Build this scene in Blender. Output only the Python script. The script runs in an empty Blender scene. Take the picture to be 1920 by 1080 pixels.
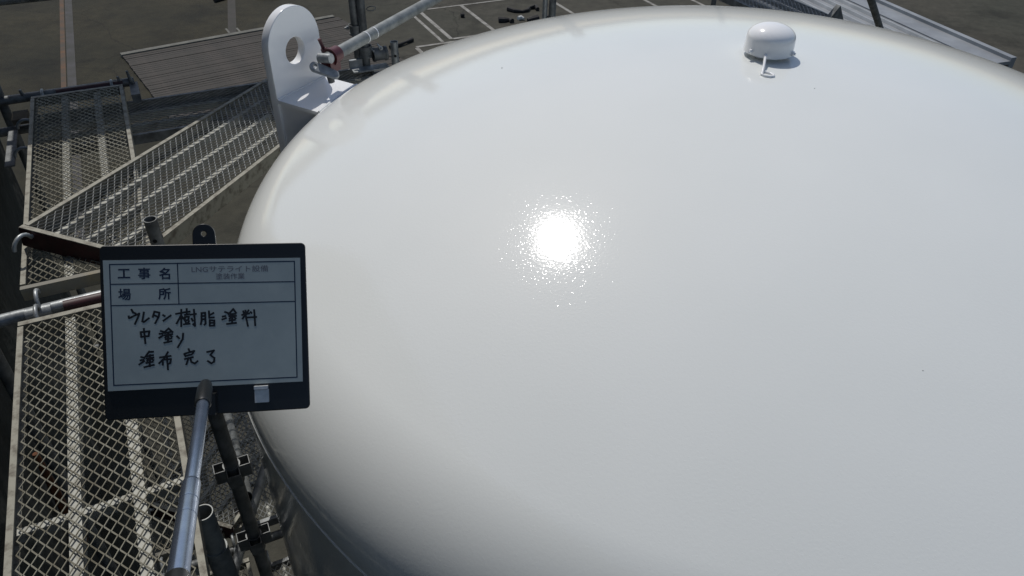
import bpy, bmesh, math, random
from mathutils import Vector, Matrix
random.seed(7)
R_ = math.radians
SC = bpy.context.scene
COL = SC.collection
PI = math.pi

# ------------------------------------------------------------------ camera
CAMZ = 6.5
PITCH, ROLL, FPX = R_(37.836), R_(1.71), 1406.36
fw = Vector((0, math.cos(PITCH), -math.sin(PITCH)))
rt0 = Vector((1, 0, 0)); up0 = rt0.cross(fw)
rt = math.cos(ROLL) * rt0 + math.sin(ROLL) * up0
up = rt.cross(fw)
cam = bpy.data.cameras.new('camera')
cam.sensor_width = 36.0
cam.lens = 36.0 * FPX / 1920.0
cam.clip_start = 0.05
cam.clip_end = 2000
camo = bpy.data.objects.new('camera', cam); COL.objects.link(camo)
camo.matrix_world = Matrix(((rt.x, up.x, -fw.x, 0), (rt.y, up.y, -fw.y, 0), (rt.z, up.z, -fw.z, CAMZ), (0, 0, 0, 1)))
SC.camera = camo

# ------------------------------------------------------------------ light
SUN = Vector((-0.238, 0.503, 0.831)).normalized()
w = bpy.data.worlds.new('World'); SC.world = w; w.use_nodes = True
nt = w.node_tree
bg = nt.nodes['Background']; bg.inputs['Strength'].default_value = 0.098
sky = nt.nodes.new('ShaderNodeTexSky'); sky.sky_type = 'NISHITA'; sky.sun_disc = False
sky.dust_density = 1.3; sky.sun_elevation = math.asin(SUN.z); sky.sun_rotation = math.atan2(SUN.x, SUN.y) % (2 * PI)
nt.links.new(sky.outputs[0], bg.inputs['Color'])
sl = bpy.data.lights.new('sun', 'SUN'); sl.energy = 2.88; sl.angle = R_(0.53); sl.color = (1.0, 0.965, 0.915)
so = bpy.data.objects.new('sun', sl); COL.objects.link(so); so.location = (0, 0, 30)
so.rotation_euler = (-SUN).to_track_quat('-Z', 'Y').to_euler()
SC.view_settings.view_transform = 'Standard'
SC.view_settings.look = 'None'
SC.view_settings.gamma = 1
SC.view_settings.use_curve_mapping = False
SC.view_settings.exposure = -0.17

# ------------------------------------------------------------------ helpers
SA = R_(26.6)                       # the scaffold and the yard lines share this heading
UX = Vector((math.cos(SA), math.sin(SA), 0)); VX = Vector((-math.sin(SA), math.cos(SA), 0))
def W(u, v, z): return UX * u + VX * v + Vector((0, 0, z))

def mat(name, col, rough=0.6, metal=0.0, var=0.0, scale=8.0, col2=None, bump=0.0, bscale=60.0, bdist=0.002, spec=0.5, sharp=None, coat=0.0):
    m = bpy.data.materials.new(name); m.use_nodes = True
    t = m.node_tree; b = t.nodes['Principled BSDF']
    b.inputs['Base Color'].default_value = (*col, 1); b.inputs['Roughness'].default_value = rough
    b.inputs['Metallic'].default_value = metal; b.inputs['Specular IOR Level'].default_value = spec
    b.inputs['Coat Weight'].default_value = coat
    if coat: b.inputs['Coat Roughness'].default_value = 0.06
    tc = t.nodes.new('ShaderNodeTexCoord')
    if col2 is not None or var:
        n = t.nodes.new('ShaderNodeTexNoise'); n.inputs['Scale'].default_value = scale; n.inputs['Detail'].default_value = 8; n.inputs['Roughness'].default_value = 0.65
        t.links.new(tc.outputs['Object'], n.inputs['Vector'])
        r = t.nodes.new('ShaderNodeValToRGB')
        c2 = col2 if col2 is not None else tuple(c * (1 - var) for c in col)
        a, e = sharp or (0.38, 0.64)
        r.color_ramp.elements[0].position = a; r.color_ramp.elements[0].color = (*c2, 1)
        r.color_ramp.elements[1].position = e; r.color_ramp.elements[1].color = (*col, 1)
        t.links.new(n.outputs['Fac'], r.inputs['Fac']); t.links.new(r.outputs['Color'], b.inputs['Base Color'])
    if bump:
        n2 = t.nodes.new('ShaderNodeTexNoise'); n2.inputs['Scale'].default_value = bscale; n2.inputs['Detail'].default_value = 3
        t.links.new(tc.outputs['Object'], n2.inputs['Vector'])
        bp = t.nodes.new('ShaderNodeBump'); bp.inputs['Strength'].default_value = bump; bp.inputs['Distance'].default_value = bdist
        t.links.new(n2.outputs['Fac'], bp.inputs['Height']); t.links.new(bp.outputs['Normal'], b.inputs['Normal'])
    return m

# tank paint: freshly rolled glossy urethane with a fine orange peel
def tank_paint():
    m = bpy.data.materials.new('white_urethane_paint'); m.use_nodes = True
    t = m.node_tree; b = t.nodes['Principled BSDF']
    tc = t.nodes.new('ShaderNodeTexCoord')
    n0 = t.nodes.new('ShaderNodeTexNoise'); n0.inputs['Scale'].default_value = 1.6; n0.inputs['Detail'].default_value = 4
    r0 = t.nodes.new('ShaderNodeValToRGB')
    r0.color_ramp.elements[0].position = 0.3; r0.color_ramp.elements[0].color = (0.725, 0.745, 0.715, 1)
    r0.color_ramp.elements[1].position = 0.7; r0.color_ramp.elements[1].color = (0.76, 0.777, 0.747, 1)
    t.links.new(tc.outputs['Object'], n0.inputs['Vector']); t.links.new(n0.outputs['Fac'], r0.inputs['Fac'])
    t.links.new(r0.outputs['Color'], b.inputs['Base Color'])
    b.inputs['Roughness'].default_value = 0.06
    b.inputs['Specular IOR Level'].default_value = 0.5
    def nz(scale, detail):
        n = t.nodes.new('ShaderNodeTexNoise'); n.inputs['Scale'].default_value = scale; n.inputs['Detail'].default_value = detail
        t.links.new(tc.outputs['Object'], n.inputs['Vector']); return n
    b1 = t.nodes.new('ShaderNodeBump'); b1.inputs['Strength'].default_value = 1.0; b1.inputs['Distance'].default_value = 0.0008
    t.links.new(nz(2.6, 2).outputs['Fac'], b1.inputs['Height'])
    b2 = t.nodes.new('ShaderNodeBump'); b2.inputs['Strength'].default_value = 1.0; b2.inputs['Distance'].default_value = 0.00019
    t.links.new(nz(150, 2).outputs['Fac'], b2.inputs['Height']); t.links.new(b1.outputs['Normal'], b2.inputs['Normal'])
    b3 = t.nodes.new('ShaderNodeBump'); b3.inputs['Strength'].default_value = 1.0; b3.inputs['Distance'].default_value = 0.00008
    rr = t.nodes.new('ShaderNodeMapRange'); rr.inputs['From Min'].default_value = 0.62; rr.inputs['From Max'].default_value = 0.80
    t.links.new(nz(210, 1).outputs['Fac'], rr.inputs['Value']); t.links.new(rr.outputs['Result'], b3.inputs['Height']); t.links.new(b2.outputs['Normal'], b3.inputs['Normal'])
    t.links.new(b3.outputs['Normal'], b.inputs['Normal'])
    rg = t.nodes.new('ShaderNodeMapRange'); rg.inputs['From Min'].default_value = 0.35; rg.inputs['From Max'].default_value = 0.65
    rg.inputs['To Min'].default_value = 0.05; rg.inputs['To Max'].default_value = 0.085
    t.links.new(nz(3.5, 5).outputs['Fac'], rg.inputs['Value']); t.links.new(rg.outputs['Result'], b.inputs['Roughness'])
    return m

M = {}
M['tank'] = tank_paint()
M['white'] = mat('white_gloss_paint', (0.86, 0.865, 0.86), 0.14, bump=1.0, bscale=40, bdist=0.0004)
M['galv'] = mat('galvanised_steel', (0.40, 0.42, 0.42), 0.42, 0.35, col2=(0.22, 0.235, 0.24), scale=22, bump=0.4, bscale=120, bdist=0.001)
M['galv_dark'] = mat('weathered_steel', (0.20, 0.21, 0.21), 0.55, 0.3, col2=(0.09, 0.095, 0.095), scale=16, bump=0.4, bscale=90, bdist=0.001)
M['galv_mid'] = mat('dull_galvanised_steel', (0.27, 0.285, 0.275), 0.5, 0.2, col2=(0.16, 0.17, 0.165), scale=18, bump=0.4, bscale=100, bdist=0.001)
M['plank'] = mat('weathered_plank_paint', (0.27, 0.26, 0.21), 0.65, 0.1, col2=(0.115, 0.10, 0.075), scale=22, sharp=(0.36, 0.52), bump=0.5, bscale=60)
M['mesh'] = mat('mesh_steel', (0.35, 0.34, 0.275), 0.55, 0.15, col2=(0.18, 0.165, 0.12), scale=10)
M['mesh_grey'] = mat('mesh_galvanised', (0.33, 0.34, 0.33), 0.5, 0.25, col2=(0.19, 0.195, 0.19), scale=10)
M['rib'] = mat('plank_rib_steel', (0.36, 0.36, 0.315), 0.6, 0.1, col2=(0.22, 0.21, 0.17), scale=18, sharp=(0.36, 0.5))
M['maroon'] = mat('maroon_paint', (0.055, 0.014, 0.016), 0.5, 0.0, col2=(0.03, 0.013, 0.013), scale=20)
M['red'] = mat('dull_red_paint', (0.10, 0.022, 0.026), 0.35, 0.1, col2=(0.09, 0.025, 0.028), scale=40)
M['black'] = mat('black_plastic', (0.012, 0.013, 0.013), 0.35, bump=0.3, bscale=400, bdist=0.0003)
M['hole'] = mat('hole_shade', (0.006, 0.006, 0.006), 0.9)
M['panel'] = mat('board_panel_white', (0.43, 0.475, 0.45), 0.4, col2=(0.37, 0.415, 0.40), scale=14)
M['blue_print'] = mat('dark_blue_print', (0.012, 0.025, 0.055), 0.6)
M['ink'] = mat('marker_ink', (0.008, 0.009, 0.011), 0.5)
M['grey_print'] = mat('faint_grey_print', (0.15, 0.15, 0.165), 0.6)
M['clip'] = mat('white_clip', (0.62, 0.64, 0.64), 0.3, col2=(0.5, 0.52, 0.52), scale=120)
M['rod'] = mat('satin_aluminium', (0.36, 0.42, 0.52), 0.26, 0.9, col2=(0.28, 0.33, 0.43), scale=30)
M['net'] = mat('dark_net_fabric', (0.018, 0.024, 0.022), 0.85, col2=(0.010, 0.014, 0.013), scale=3, bump=0.6, bscale=6, bdist=0.03)
M['grey_roof'] = mat('grey_metal_roof', (0.29, 0.305, 0.315), 0.5, 0.1, col2=(0.215, 0.225, 0.235), scale=2.2)
M['roof_rib'] = mat('pale_roof_rib', (0.40, 0.41, 0.41), 0.5, 0.1, col2=(0.28, 0.29, 0.29), scale=2)
M['wall'] = mat('shed_wall', (0.16, 0.16, 0.15), 0.8, var=0.3, scale=2)
M['deck'] = mat('brown_deck_board', (0.054, 0.045, 0.036), 0.9, col2=(0.038, 0.034, 0.027), scale=5, bump=0.5, bscale=20)
M['kerb'] = mat('pale_edge_concrete', (0.15, 0.145, 0.12), 0.85, var=0.35, scale=6)
M['line'] = mat('worn_white_line', (0.27, 0.26, 0.23), 0.8, col2=(0.135, 0.125, 0.105), scale=3.5, sharp=(0.36, 0.55))
M['orange'] = mat('worn_orange_line', (0.115, 0.058, 0.026), 0.9, col2=(0.06, 0.048, 0.034), scale=2.5)
M['mauve'] = mat('worn_pale_line', (0.060, 0.056, 0.055), 0.9, col2=(0.040, 0.039, 0.032), scale=2.5)
M['faint'] = mat('faint_brown_line', (0.044, 0.038, 0.032), 0.9, col2=(0.034, 0.032, 0.024), scale=2.5)
M['scrap'] = mat('dark_scrap', (0.014, 0.013, 0.012), 0.8)
M['ply'] = mat('plywood', (0.13, 0.11, 0.08), 0.8, var=0.3, scale=12)
M['yellow'] = mat('yellow_stained_rail', (0.25, 0.205, 0.11), 0.65, col2=(0.19, 0.18, 0.145), scale=6, sharp=(0.5, 0.7))
M['streak_orange'] = mat('dull_orange_streak', (0.17, 0.06, 0.02), 0.85, var=0.5, scale=30)
M['speck'] = mat('paper_scrap', (0.6, 0.6, 0.55), 0.8)

def ground_mat():
    m = bpy.data.materials.new('yard_asphalt'); m.use_nodes = True
    t = m.node_tree; b = t.nodes['Principled BSDF']; b.inputs['Roughness'].default_value = 0.9; b.inputs['Specular IOR Level'].default_value = 0.25
    tc = t.nodes.new('ShaderNodeTexCoord')
    def nz(s, d=6, ro=0.6):
        n = t.nodes.new('ShaderNodeTexNoise'); n.inputs['Scale'].default_value = s; n.inputs['Detail'].default_value = d; n.inputs['Roughness'].default_value = ro
        t.links.new(tc.outputs['Object'], n.inputs['Vector']); return n
    def ramp(src, a, ca, e, ce):
        r = t.nodes.new('ShaderNodeValToRGB')
        r.color_ramp.elements[0].position = a; r.color_ramp.elements[0].color = (*ca, 1)
        r.color_ramp.elements[1].position = e; r.color_ramp.elements[1].color = (*ce, 1)
        t.links.new(src, r.inputs['Fac']); return r
    def mix(kind, a, c, fac=1.0):
        x = t.nodes.new('ShaderNodeMix'); x.data_type = 'RGBA'; x.blend_type = kind
        if isinstance(fac, float): x.inputs['Factor'].default_value = fac
        else: t.links.new(fac, x.inputs['Factor'])
        t.links.new(a, x.inputs['A']); t.links.new(c, x.inputs['B']); return x.outputs['Result']
    base = ramp(nz(0.16, 5).outputs['Fac'], 0.36, (0.050, 0.050, 0.038), 0.64, (0.069, 0.062, 0.049))
    sx = t.nodes.new('ShaderNodeSeparateXYZ'); t.links.new(tc.outputs['Object'], sx.inputs['Vector'])
    mr = t.nodes.new('ShaderNodeMapRange'); mr.inputs['From Min'].default_value = -7.0; mr.inputs['From Max'].default_value = -2.5
    t.links.new(sx.outputs['X'], mr.inputs['Value'])
    left_tone = ramp(nz(0.35, 6).outputs['Fac'], 0.34, (0.018, 0.018, 0.011), 0.66, (0.038, 0.033, 0.018))  # darker tone for the left side of the yard
    fine = ramp(nz(3.2, 10, 0.75).outputs['Fac'], 0.3, (0.62, 0.62, 0.6), 0.72, (1.25, 1.24, 1.2))
    c = mix('MIX', left_tone.outputs['Color'], base.outputs['Color'], mr.outputs['Result'])
    c = mix('MULTIPLY', c, fine.outputs['Color'])
    st = ramp(nz(0.55, 7, 0.7).outputs['Fac'], 0.34, (0.42, 0.42, 0.40), 0.50, (1, 1, 1))
    c = mix('MULTIPLY', c, st.outputs['Color'], 0.8)
    vo = t.nodes.new('ShaderNodeTexVoronoi'); vo.feature = 'DISTANCE_TO_EDGE'; vo.inputs['Scale'].default_value = 0.22
    wn = nz(0.9, 4)
    ad = t.nodes.new('ShaderNodeMix'); ad.data_type = 'RGBA'; ad.blend_type = 'ADD'; ad.inputs['Factor'].default_value = 0.55
    t.links.new(tc.outputs['Object'], ad.inputs['A']); t.links.new(wn.outputs['Color'], ad.inputs['B'])
    t.links.new(ad.outputs['Result'], vo.inputs['Vector'])
    cr = ramp(vo.outputs['Distance'], 0.0, (0.4, 0.4, 0.38), 0.0045, (1, 1, 1))
    c = mix('MULTIPLY', c, cr.outputs['Color'], 0.75)
    t.links.new(c, b.inputs['Base Color'])
    bp = t.nodes.new('ShaderNodeBump'); bp.inputs['Strength'].default_value = 0.6; bp.inputs['Distance'].default_value = 0.01
    t.links.new(nz(40, 4).outputs['Fac'], bp.inputs['Height']); t.links.new(bp.outputs['Normal'], b.inputs['Normal'])
    return m
M['ground'] = ground_mat()

def tag(o, label=None, cat=None, group=None, kind=None):
    if label: o['label'] = label
    if cat: o['category'] = cat
    if group: o['group'] = group
    if kind: o['kind'] = kind
    return o
def empty(name, loc=(0, 0, 0), rz=0):
    o = bpy.data.objects.new(name, None); COL.objects.link(o); o.location = loc; o.rotation_euler = (0, 0, rz); o.empty_display_size = 0.1
    return o
def link(name, me, m, parent=None, loc=None, rot=None):
    o = bpy.data.objects.new(name, me); COL.objects.link(o)
    if m is not None and not me.materials: me.materials.append(m)
    if parent is not None: o.parent = parent
    if loc is not None: o.location = loc
    if rot is not None: o.rotation_euler = rot
    return o
def finish(bm, name, m, parent=None, smooth=None, loc=None, rot=None):
    bmesh.ops.recalc_face_normals(bm, faces=bm.faces[:])
    me = bpy.data.meshes.new(name); bm.to_mesh(me); bm.free()
    if smooth is not None:
        for p in me.polygons: p.use_smooth = True
        me.set_sharp_from_angle(angle=R_(smooth))
    return link(name, me, m, parent, loc, rot)
def box(bm, lo, hi, mtx=None):
    x0, y0, z0 = lo; x1, y1, z1 = hi
    vs = [bm.verts.new(c) for c in ((x0, y0, z0), (x1, y0, z0), (x1, y1, z0), (x0, y1, z0), (x0, y0, z1), (x1, y0, z1), (x1, y1, z1), (x0, y1, z1))]
    if mtx is not None:
        for v in vs: v.co = mtx @ v.co
    for f in ((3, 2, 1, 0), (4, 5, 6, 7), (0, 1, 5, 4), (1, 2, 6, 5), (2, 3, 7, 6), (3, 0, 4, 7)): bm.faces.new([vs[i] for i in f])
    return vs
def frame_of(d):
    d = d.normalized(); a = Vector((0, 0, 1)) if abs(d.z) < 0.9 else Vector((1, 0, 0))
    x = a.cross(d).normalized(); return x, d.cross(x)
def pipe(bm, p0, p1, r, seg=20, wall=0.003, r1=None):
    """a hollow tube open at both ends"""
    p0 = Vector(p0); p1 = Vector(p1); x, y = frame_of(p1 - p0); r1 = r if r1 is None else r1
    rings = []
    for p, rr in ((p0, r), (p1, r1), (p1, r1 - wall), (p0, r - wall)):
        rings.append([bm.verts.new(p + (x * math.cos(2 * PI * i / seg) + y * math.sin(2 * PI * i / seg)) * rr) for i in range(seg)])
    for k in range(4):
        a, b = rings[k], rings[(k + 1) % 4]
        for i in range(seg): bm.faces.new((a[i], a[(i + 1) % seg], b[(i + 1) % seg], b[i]))
def rodm(bm, pts, r, seg=10, cap=True):
    """a solid bent rod through the points"""
    pts = [Vector(p) for p in pts]; rings = []; x = None
    for k, p in enumerate(pts):
        d = (pts[min(k + 1, len(pts) - 1)] - pts[max(k - 1, 0)]).normalized()
        if x is None: x, _ = frame_of(d)
        x = (x - d * x.dot(d)).normalized(); y = d.cross(x)
        rr = r[k] if isinstance(r, (list, tuple)) else r
        rings.append([bm.verts.new(p + (x * math.cos(2 * PI * i / seg) + y * math.sin(2 * PI * i / seg)) * rr) for i in range(seg)])
    for a, b in zip(rings[:-1], rings[1:]):
        for i in range(seg): bm.faces.new((a[i], a[(i + 1) % seg], b[(i + 1) % seg], b[i]))
    if cap: bm.faces.new(rings[0][::-1]); bm.faces.new(rings[-1])
def lathe(bm, prof, seg=128, origin=(0, 0, 0)):
    o = Vector(origin); rings = []
    for r, z in prof:
        if r < 1e-6: rings.append([bm.verts.new(o + Vector((0, 0, z)))])
        else: rings.append([bm.verts.new(o + Vector((r * math.cos(2 * PI * i / seg), r * math.sin(2 * PI * i / seg), z))) for i in range(seg)])
    for a, b in zip(rings[:-1], rings[1:]):
        for i in range(seg):
            j = (i + 1) % seg
            if len(a) == 1: bm.faces.new((a[0], b[j], b[i]))
            elif len(b) == 1: bm.faces.new((a[i], a[j], b[0]))
            else: bm.faces.new((a[i], a[j], b[j], b[i]))
def curve_plate(name, outlines, thick, m, parent, mtx, bevel=0.0015):
    """flat plate with holes: outlines in its own XY plane, centred on its mid-thickness"""
    cu = bpy.data.curves.new(name, 'CURVE'); cu.dimensions = '2D'; cu.fill_mode = 'BOTH'; cu.extrude = thick / 2 - bevel; cu.bevel_depth = bevel; cu.bevel_resolution = 2; cu.offset = -bevel
    for ol in outlines:
        sp = cu.splines.new('POLY'); sp.points.add(len(ol) - 1); sp.use_cyclic_u = True
        for p, c in zip(sp.points, ol): p.co = (c[0], c[1], 0, 1)
    o = bpy.data.objects.new(name, cu); COL.objects.link(o)
    dg = bpy.context.evaluated_depsgraph_get()
    me = bpy.data.meshes.new_from_object(o.evaluated_get(dg)); bpy.data.objects.remove(o); bpy.data.curves.remove(cu)
    me.transform(mtx); me.materials.clear()
    for p in me.polygons: p.use_smooth = True
    me.set_sharp_from_angle(angle=R_(35))
    me.name = name
    return link(name, me, m, parent)
def circ(cx, cy, r, n=40, a0=0.0): return [(cx + r * math.cos(a0 + 2 * PI * i / n), cy + r * math.sin(a0 + 2 * PI * i / n)) for i in range(n)]
def rrect(x0, y0, x1, y1, r, n=6):
    o = []
    for cx, cy, a in ((x1 - r, y1 - r, 0), (x0 + r, y1 - r, 90), (x0 + r, y0 + r, 180), (x1 - r, y0 + r, 270)):
        for i in range(n + 1):
            t = R_(a + 90 * i / n); o.append((cx + r * math.cos(t), cy + r * math.sin(t)))
    return o
def basis(X, Y, Z, O):
    return Matrix(((X.x, Y.x, Z.x, O.x), (X.y, Y.y, Z.y, O.y), (X.z, Y.z, Z.z, O.z), (0, 0, 0, 1)))
def copy_tree(o, loc, rz, label, group=None):
    c = o.copy(); COL.objects.link(c); c.location = loc; c.rotation_euler = (0, 0, rz)
    c['label'] = label
    if group: c['group'] = group
    for ch in list(o.children):
        d = ch.copy(); COL.objects.link(d); d.parent = c
        for g in list(ch.children):
            e = g.copy(); COL.objects.link(e); e.parent = d
    return c

# ------------------------------------------------------------------ ground
bm = bmesh.new(); box(bm, (-300, -300, -0.5), (300, 300, 0))
tag(finish(bm, 'ground', M['ground']), kind='structure')
def strip(name, a, b, wd, z, m, **kw):
    a = Vector((*a, 0)); b = Vector((*b, 0)); d = (b - a).normalized(); n = Vector((-d.y, d.x, 0)) * wd / 2
    bm = bmesh.new(); N = max(2, int((b - a).length / 0.6)); pa = None
    for i in range(N + 1):
        p = a + (b - a) * i / N; q = (bm.verts.new(p + n + Vector((0, 0, z))), bm.verts.new(p - n + Vector((0, 0, z))))
        if pa: bm.faces.new((pa[0], pa[1], q[1], q[0]))
        pa = q
    o = finish(bm, name, m); tag(o, kind='structure', **kw); return o
def uv(u, v): p = W(u, v, 0); return (p.x, p.y)
VD = Vector((0.4504, -0.8928)); UD = Vector((0.8928, 0.4504))
def lineV(x, y, back, fwd, wd, z=0.004, m='line', name='parking_line'):
    p = Vector((x, y)); strip(name, tuple(p - VD * back), tuple(p + VD * fwd), wd, z, M[m])
lineV(-2.73, 20.35, 0, 2.35, 0.10)
lineV(-2.98, 20.25, 0, 2.5, 0.08)
lineV(-1.62, 20.87, 0, 3.3, 0.10)
lineV(1.04, 21.2, 1.2, 2.0, 0.10)
lineV(3.5, 21.84, 2.0, 3.0, 0.10)
lineV(4.88, 21.97, 2.0, 3.0, 0.10)
def lineU(x, y, back, fwd, wd, z=0.008, m='line', name='parking_line'):
    p = Vector((x, y)); strip(name, tuple(p - UD * back), tuple(p + UD * fwd), wd, z, M[m])
lineU(-2.6, 20.38, 0, 5.5, 0.07)
lineU(-1.62, 18.26, 0, 5, 0.09)
lineU(-2.46, 17.62, 0, 6, 0.09)
lineV(-2.44, 17.58, 0, 1.2, 0.10)
strip('orange_line', uv(-1.86, 24.5), uv(-1.86, 11.0), 0.10, 0.004, M['orange'])
strip('pale_line', uv(-1.70, 24.0), uv(-1.70, 11.0), 0.17, 0.005, M['mauve'])

# brown boarded platform on the ground
pf = empty('boarded_platform', W(-1.82, 14.2, 0), SA)
tag(pf, 'low brown platform of narrow boards with pale kerb on the yard behind the walkways', 'platform')
def platform():
    Lx, N, pw = 5.25, 40, 0.118
    me = None
    y1 = 4.05
    for i in range(N):
        y = y1 - pw * (i + 1)
        dz = random.uniform(-0.004, 0.004)
        if me is None:
            bm = bmesh.new(); box(bm, (0, 0, 0.0), (Lx, pw - 0.012, 0.05))
            o = finish(bm, 'board', M['deck'], pf); me = o.data
        else: o = link('board', me, None, pf)
        o.location = (random.uniform(-0.008, 0.008), y, dz)
        o.rotation_euler = (random.uniform(-0.04, 0.04), 0, random.uniform(-0.0012, 0.0012))
    bm = bmesh.new(); box(bm, (-0.02, y1 + 0.005, 0), (Lx - 0.1, y1 + 0.15, 0.075)); finish(bm, 'kerb', M['kerb'], pf)
platform()
pf.rotation_euler = (0, 0, R_(36))
pf.location = Vector((-9.02, 16.53, 0)) - Vector((-math.sin(R_(36)), math.cos(R_(36)), 0)) * 4.20

strip('brown_line', uv(1.83, 19.2), uv(2.32, 22.4), 0.20, 0.004, M['faint'])
for a, b, l in ((1.80, 19.45, 0.35), (2.05, 19.45, 0.3)): strip('ground_mark', uv(a, b), uv(a - 0.03, b + l), 0.05, 0.008, M['kerb'])

# scraps on the yard
def scrap(x, y, pts, label, r=0.03, m='scrap', cat='scrap'):
    bm = bmesh.new(); rs = [r * random.uniform(0.5, 1.5) for _ in pts]
    rodm(bm, [(a, b, 0.03 + random.uniform(0, 0.02)) for a, b in pts], rs, 8)
    tag(finish(bm, 'scrap', M[m], None, loc=(x, y, 0)), label, cat, 'litter on the yard')
scrap(0.05, 20.5, [(-.38, .05), (-.2, -.08), (0, -.1), (.15, .0), (.2, .2), (.36, .3), (.42, .1)], 'longest crooked dark scrap lying in the bay beyond the tank', 0.05)
scrap(-0.36, 19.62, [(-.2, 0), (-.05, .02), (.08, .06), (.16, -.04)], 'dark flat scrap on the asphalt, left of the white paper scrap', 0.07)
scrap(0.32, 19.72, [(-.12, -.05), (0, 0), (.14, .08)], 'dark rounded scrap on the asphalt, right of the white paper scrap', 0.075)
scrap(0.70, 20.1, [(0, -.15), (.02, 0), (0, .15)], 'thin upright dark scrap nearest the double pole in the far bay', 0.035)
scrap(-1.52, 19.9, [(-.04, 0), (.05, .02)], 'small dark dot of scrap beside the painted bay line', 0.05)
scrap(0.03, 19.8, [(-.08, 0), (.0, .06), (.07, 0)], 'white paper scrap among dark scraps on the asphalt', 0.05, 'speck', 'paper')
scrap(-2.80, 17.7, [(-.25, -.25), (-.05, -.05), (.08, .12), (.2, .32)], 'dark twig on the yard just above the pole stub', 0.045, cat='twig')
scrap(-2.95, 16.85, [(-.12, .12), (.05, -.02), (.2, -.1)], 'short bent dark twig on the yard right of the pole stub', 0.04, cat='twig')
scrap(-3.2, 17.1, [(-.06, -.06), (.08, .1)], 'tiny dark twig tip close behind the pole stub', 0.04, cat='twig')
scrap(-13.0, 17.2, [(-.5, -.1), (-.2, -.14), (.1, -.05), (.5, .12)], 'curved dark hose scrap on the yard left of the orange line', 0.035)
scrap(-8.1, 20.7, [(-.12, -.2), (.05, .1), (.12, .2)], 'dark scrap on the bare yard above the platform, near the faint brown line', 0.05)
scrap(-6.9, 20.9, [(-.3, -.02), (0, .03), (.3, .02)], 'flat dark scrap at the frame edge above the platform', 0.05)

# grey metal shed behind the tank on the right
gs = empty('grey_shed', (0, 0, 0)); tag(gs, 'low shed with grey ribbed metal roof behind the tank on the right', 'shed')
d_ = Vector((0.345, -0.9385, 0)); n_ = Vector((0.9385, 0.345, 0))
near = Vector((7.30, 11.0, 2.5))
def gp(a, b, z=0.0): return near - d_ * a - n_ * b + Vector((0, 0, z))
bm = bmesh.new()
LEN, WID = 3.9, 2.3
q = [gp(0, 0), gp(LEN, 0), gp(LEN, WID), gp(0, WID)]
vs = [bm.verts.new(p) for p in q] + [bm.verts.new(p - Vector((0, 0, 0.05))) for p in q]
for f in ((0, 1, 2, 3), (7, 6, 5, 4), (0, 4, 5, 1), (1, 5, 6, 2), (2, 6, 7, 3), (3, 7, 4, 0)): bm.faces.new([vs[i] for i in f])
roof = finish(bm, 'roof', M['grey_roof'], gs)
rm = basis(-d_, -n_, Vector((0, 0, 1)), near)
bm = bmesh.new(); box(bm, (0, -0.1, -0.12), (LEN, 0.0, 0.05)); box(bm, (0, 0.42, 0.002), (LEN, 0.45, 0.02))
e = finish(bm, 'gutter', M['grey_roof'], gs); e.data.transform(rm)
rib_me = None
for i in range(7):
    y = 0.62 + i * 0.25
    if rib_me is None:
        bm = bmesh.new(); v8 = box(bm, (0.0, -0.035, 0.002), (LEN, 0.035, 0.045))
        for v in v8[4:]: v.co.y *= 0.45
        o = finish(bm, 'roof_rib', M['roof_rib'], roof); rib_me = o.data
    else: o = link('roof_rib', rib_me, None, roof)
    o.matrix_local = rm @ Matrix.Translation((0, y, 0))
bm = bmesh.new(); box(bm, (0.25, 0.25, -2.49), (LEN - 0.2, WID - 0.25, -0.06)); e = finish(bm, 'wall', M['wall'], gs); e.data.transform(rm)

# ------------------------------------------------------------------ tank
TC = Vector((0.8155, 2.254, 0)); TR = 1.75; ZS = CAMZ - 1.51515; CR = 2 * TR; KN = 0.2 * TR
DEP = CR - math.sqrt((CR - KN) ** 2 - (TR - KN) ** 2); TH = math.asin((TR - KN) / (CR - KN))
tank = empty('storage_tank', TC)
tag(tank, 'large glossy white storage tank with domed top, filling the right of the view', 'tank')
prof = [(CR * math.sin(TH * i / 40), ZS + DEP - CR + CR * math.cos(TH * i / 40)) for i in range(41)]
prof += [(TR - KN + KN * math.sin(TH + (PI / 2 - TH) * i / 28), ZS + KN * math.cos(TH + (PI / 2 - TH) * i / 28)) for i in range(1, 29)]
def tank_r(z):
    for (r0, z0), (r1, z1) in zip(prof[:-1], prof[1:]):
        if z1 <= z <= z0: return r0 + (r1 - r0) * (z0 - z) / (z0 - z1 + 1e-9)
    return TR
bm = bmesh.new(); lathe(bm, prof, 192); finish(bm, 'domed_head', M['tank'], tank, 60)
bm = bmesh.new(); lathe(bm, [(TR, ZS), (TR, 3.4), (TR, 2.0), (TR, 1.4)], 192); finish(bm, 'shell', M['tank'], tank, 60)
bm = bmesh.new(); lathe(bm, [(r, 1.4 - (z - ZS)) for r, z in prof[::-1][::3]] + [(0, 1.4 - DEP)], 96); finish(bm, 'bottom_head', M['tank'], tank, 60)
bm = bmesh.new(); lathe(bm, [(TR - 0.002, ZS + 0.007), (TR + 0.0025, ZS + 0.003), (TR + 0.003, ZS), (TR + 0.0025, ZS - 0.003), (TR - 0.002, ZS - 0.007)], 192); finish(bm, 'weld_seam', M['tank'], tank, 80)
leg_me = None
for i in range(4):
    a = R_(45 + 90 * i)
    if leg_me is None:
        bm = bmesh.new(); pipe(bm, (0, 0, 0), (0, 0, 1.5), 0.11, 20); o = finish(bm, 'leg', M['white'], tank, 40); leg_me = o.data
    else: o = link('leg', leg_me, None, tank)
    o.location = (1.5 * math.cos(a), 1.5 * math.sin(a), 0)

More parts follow.
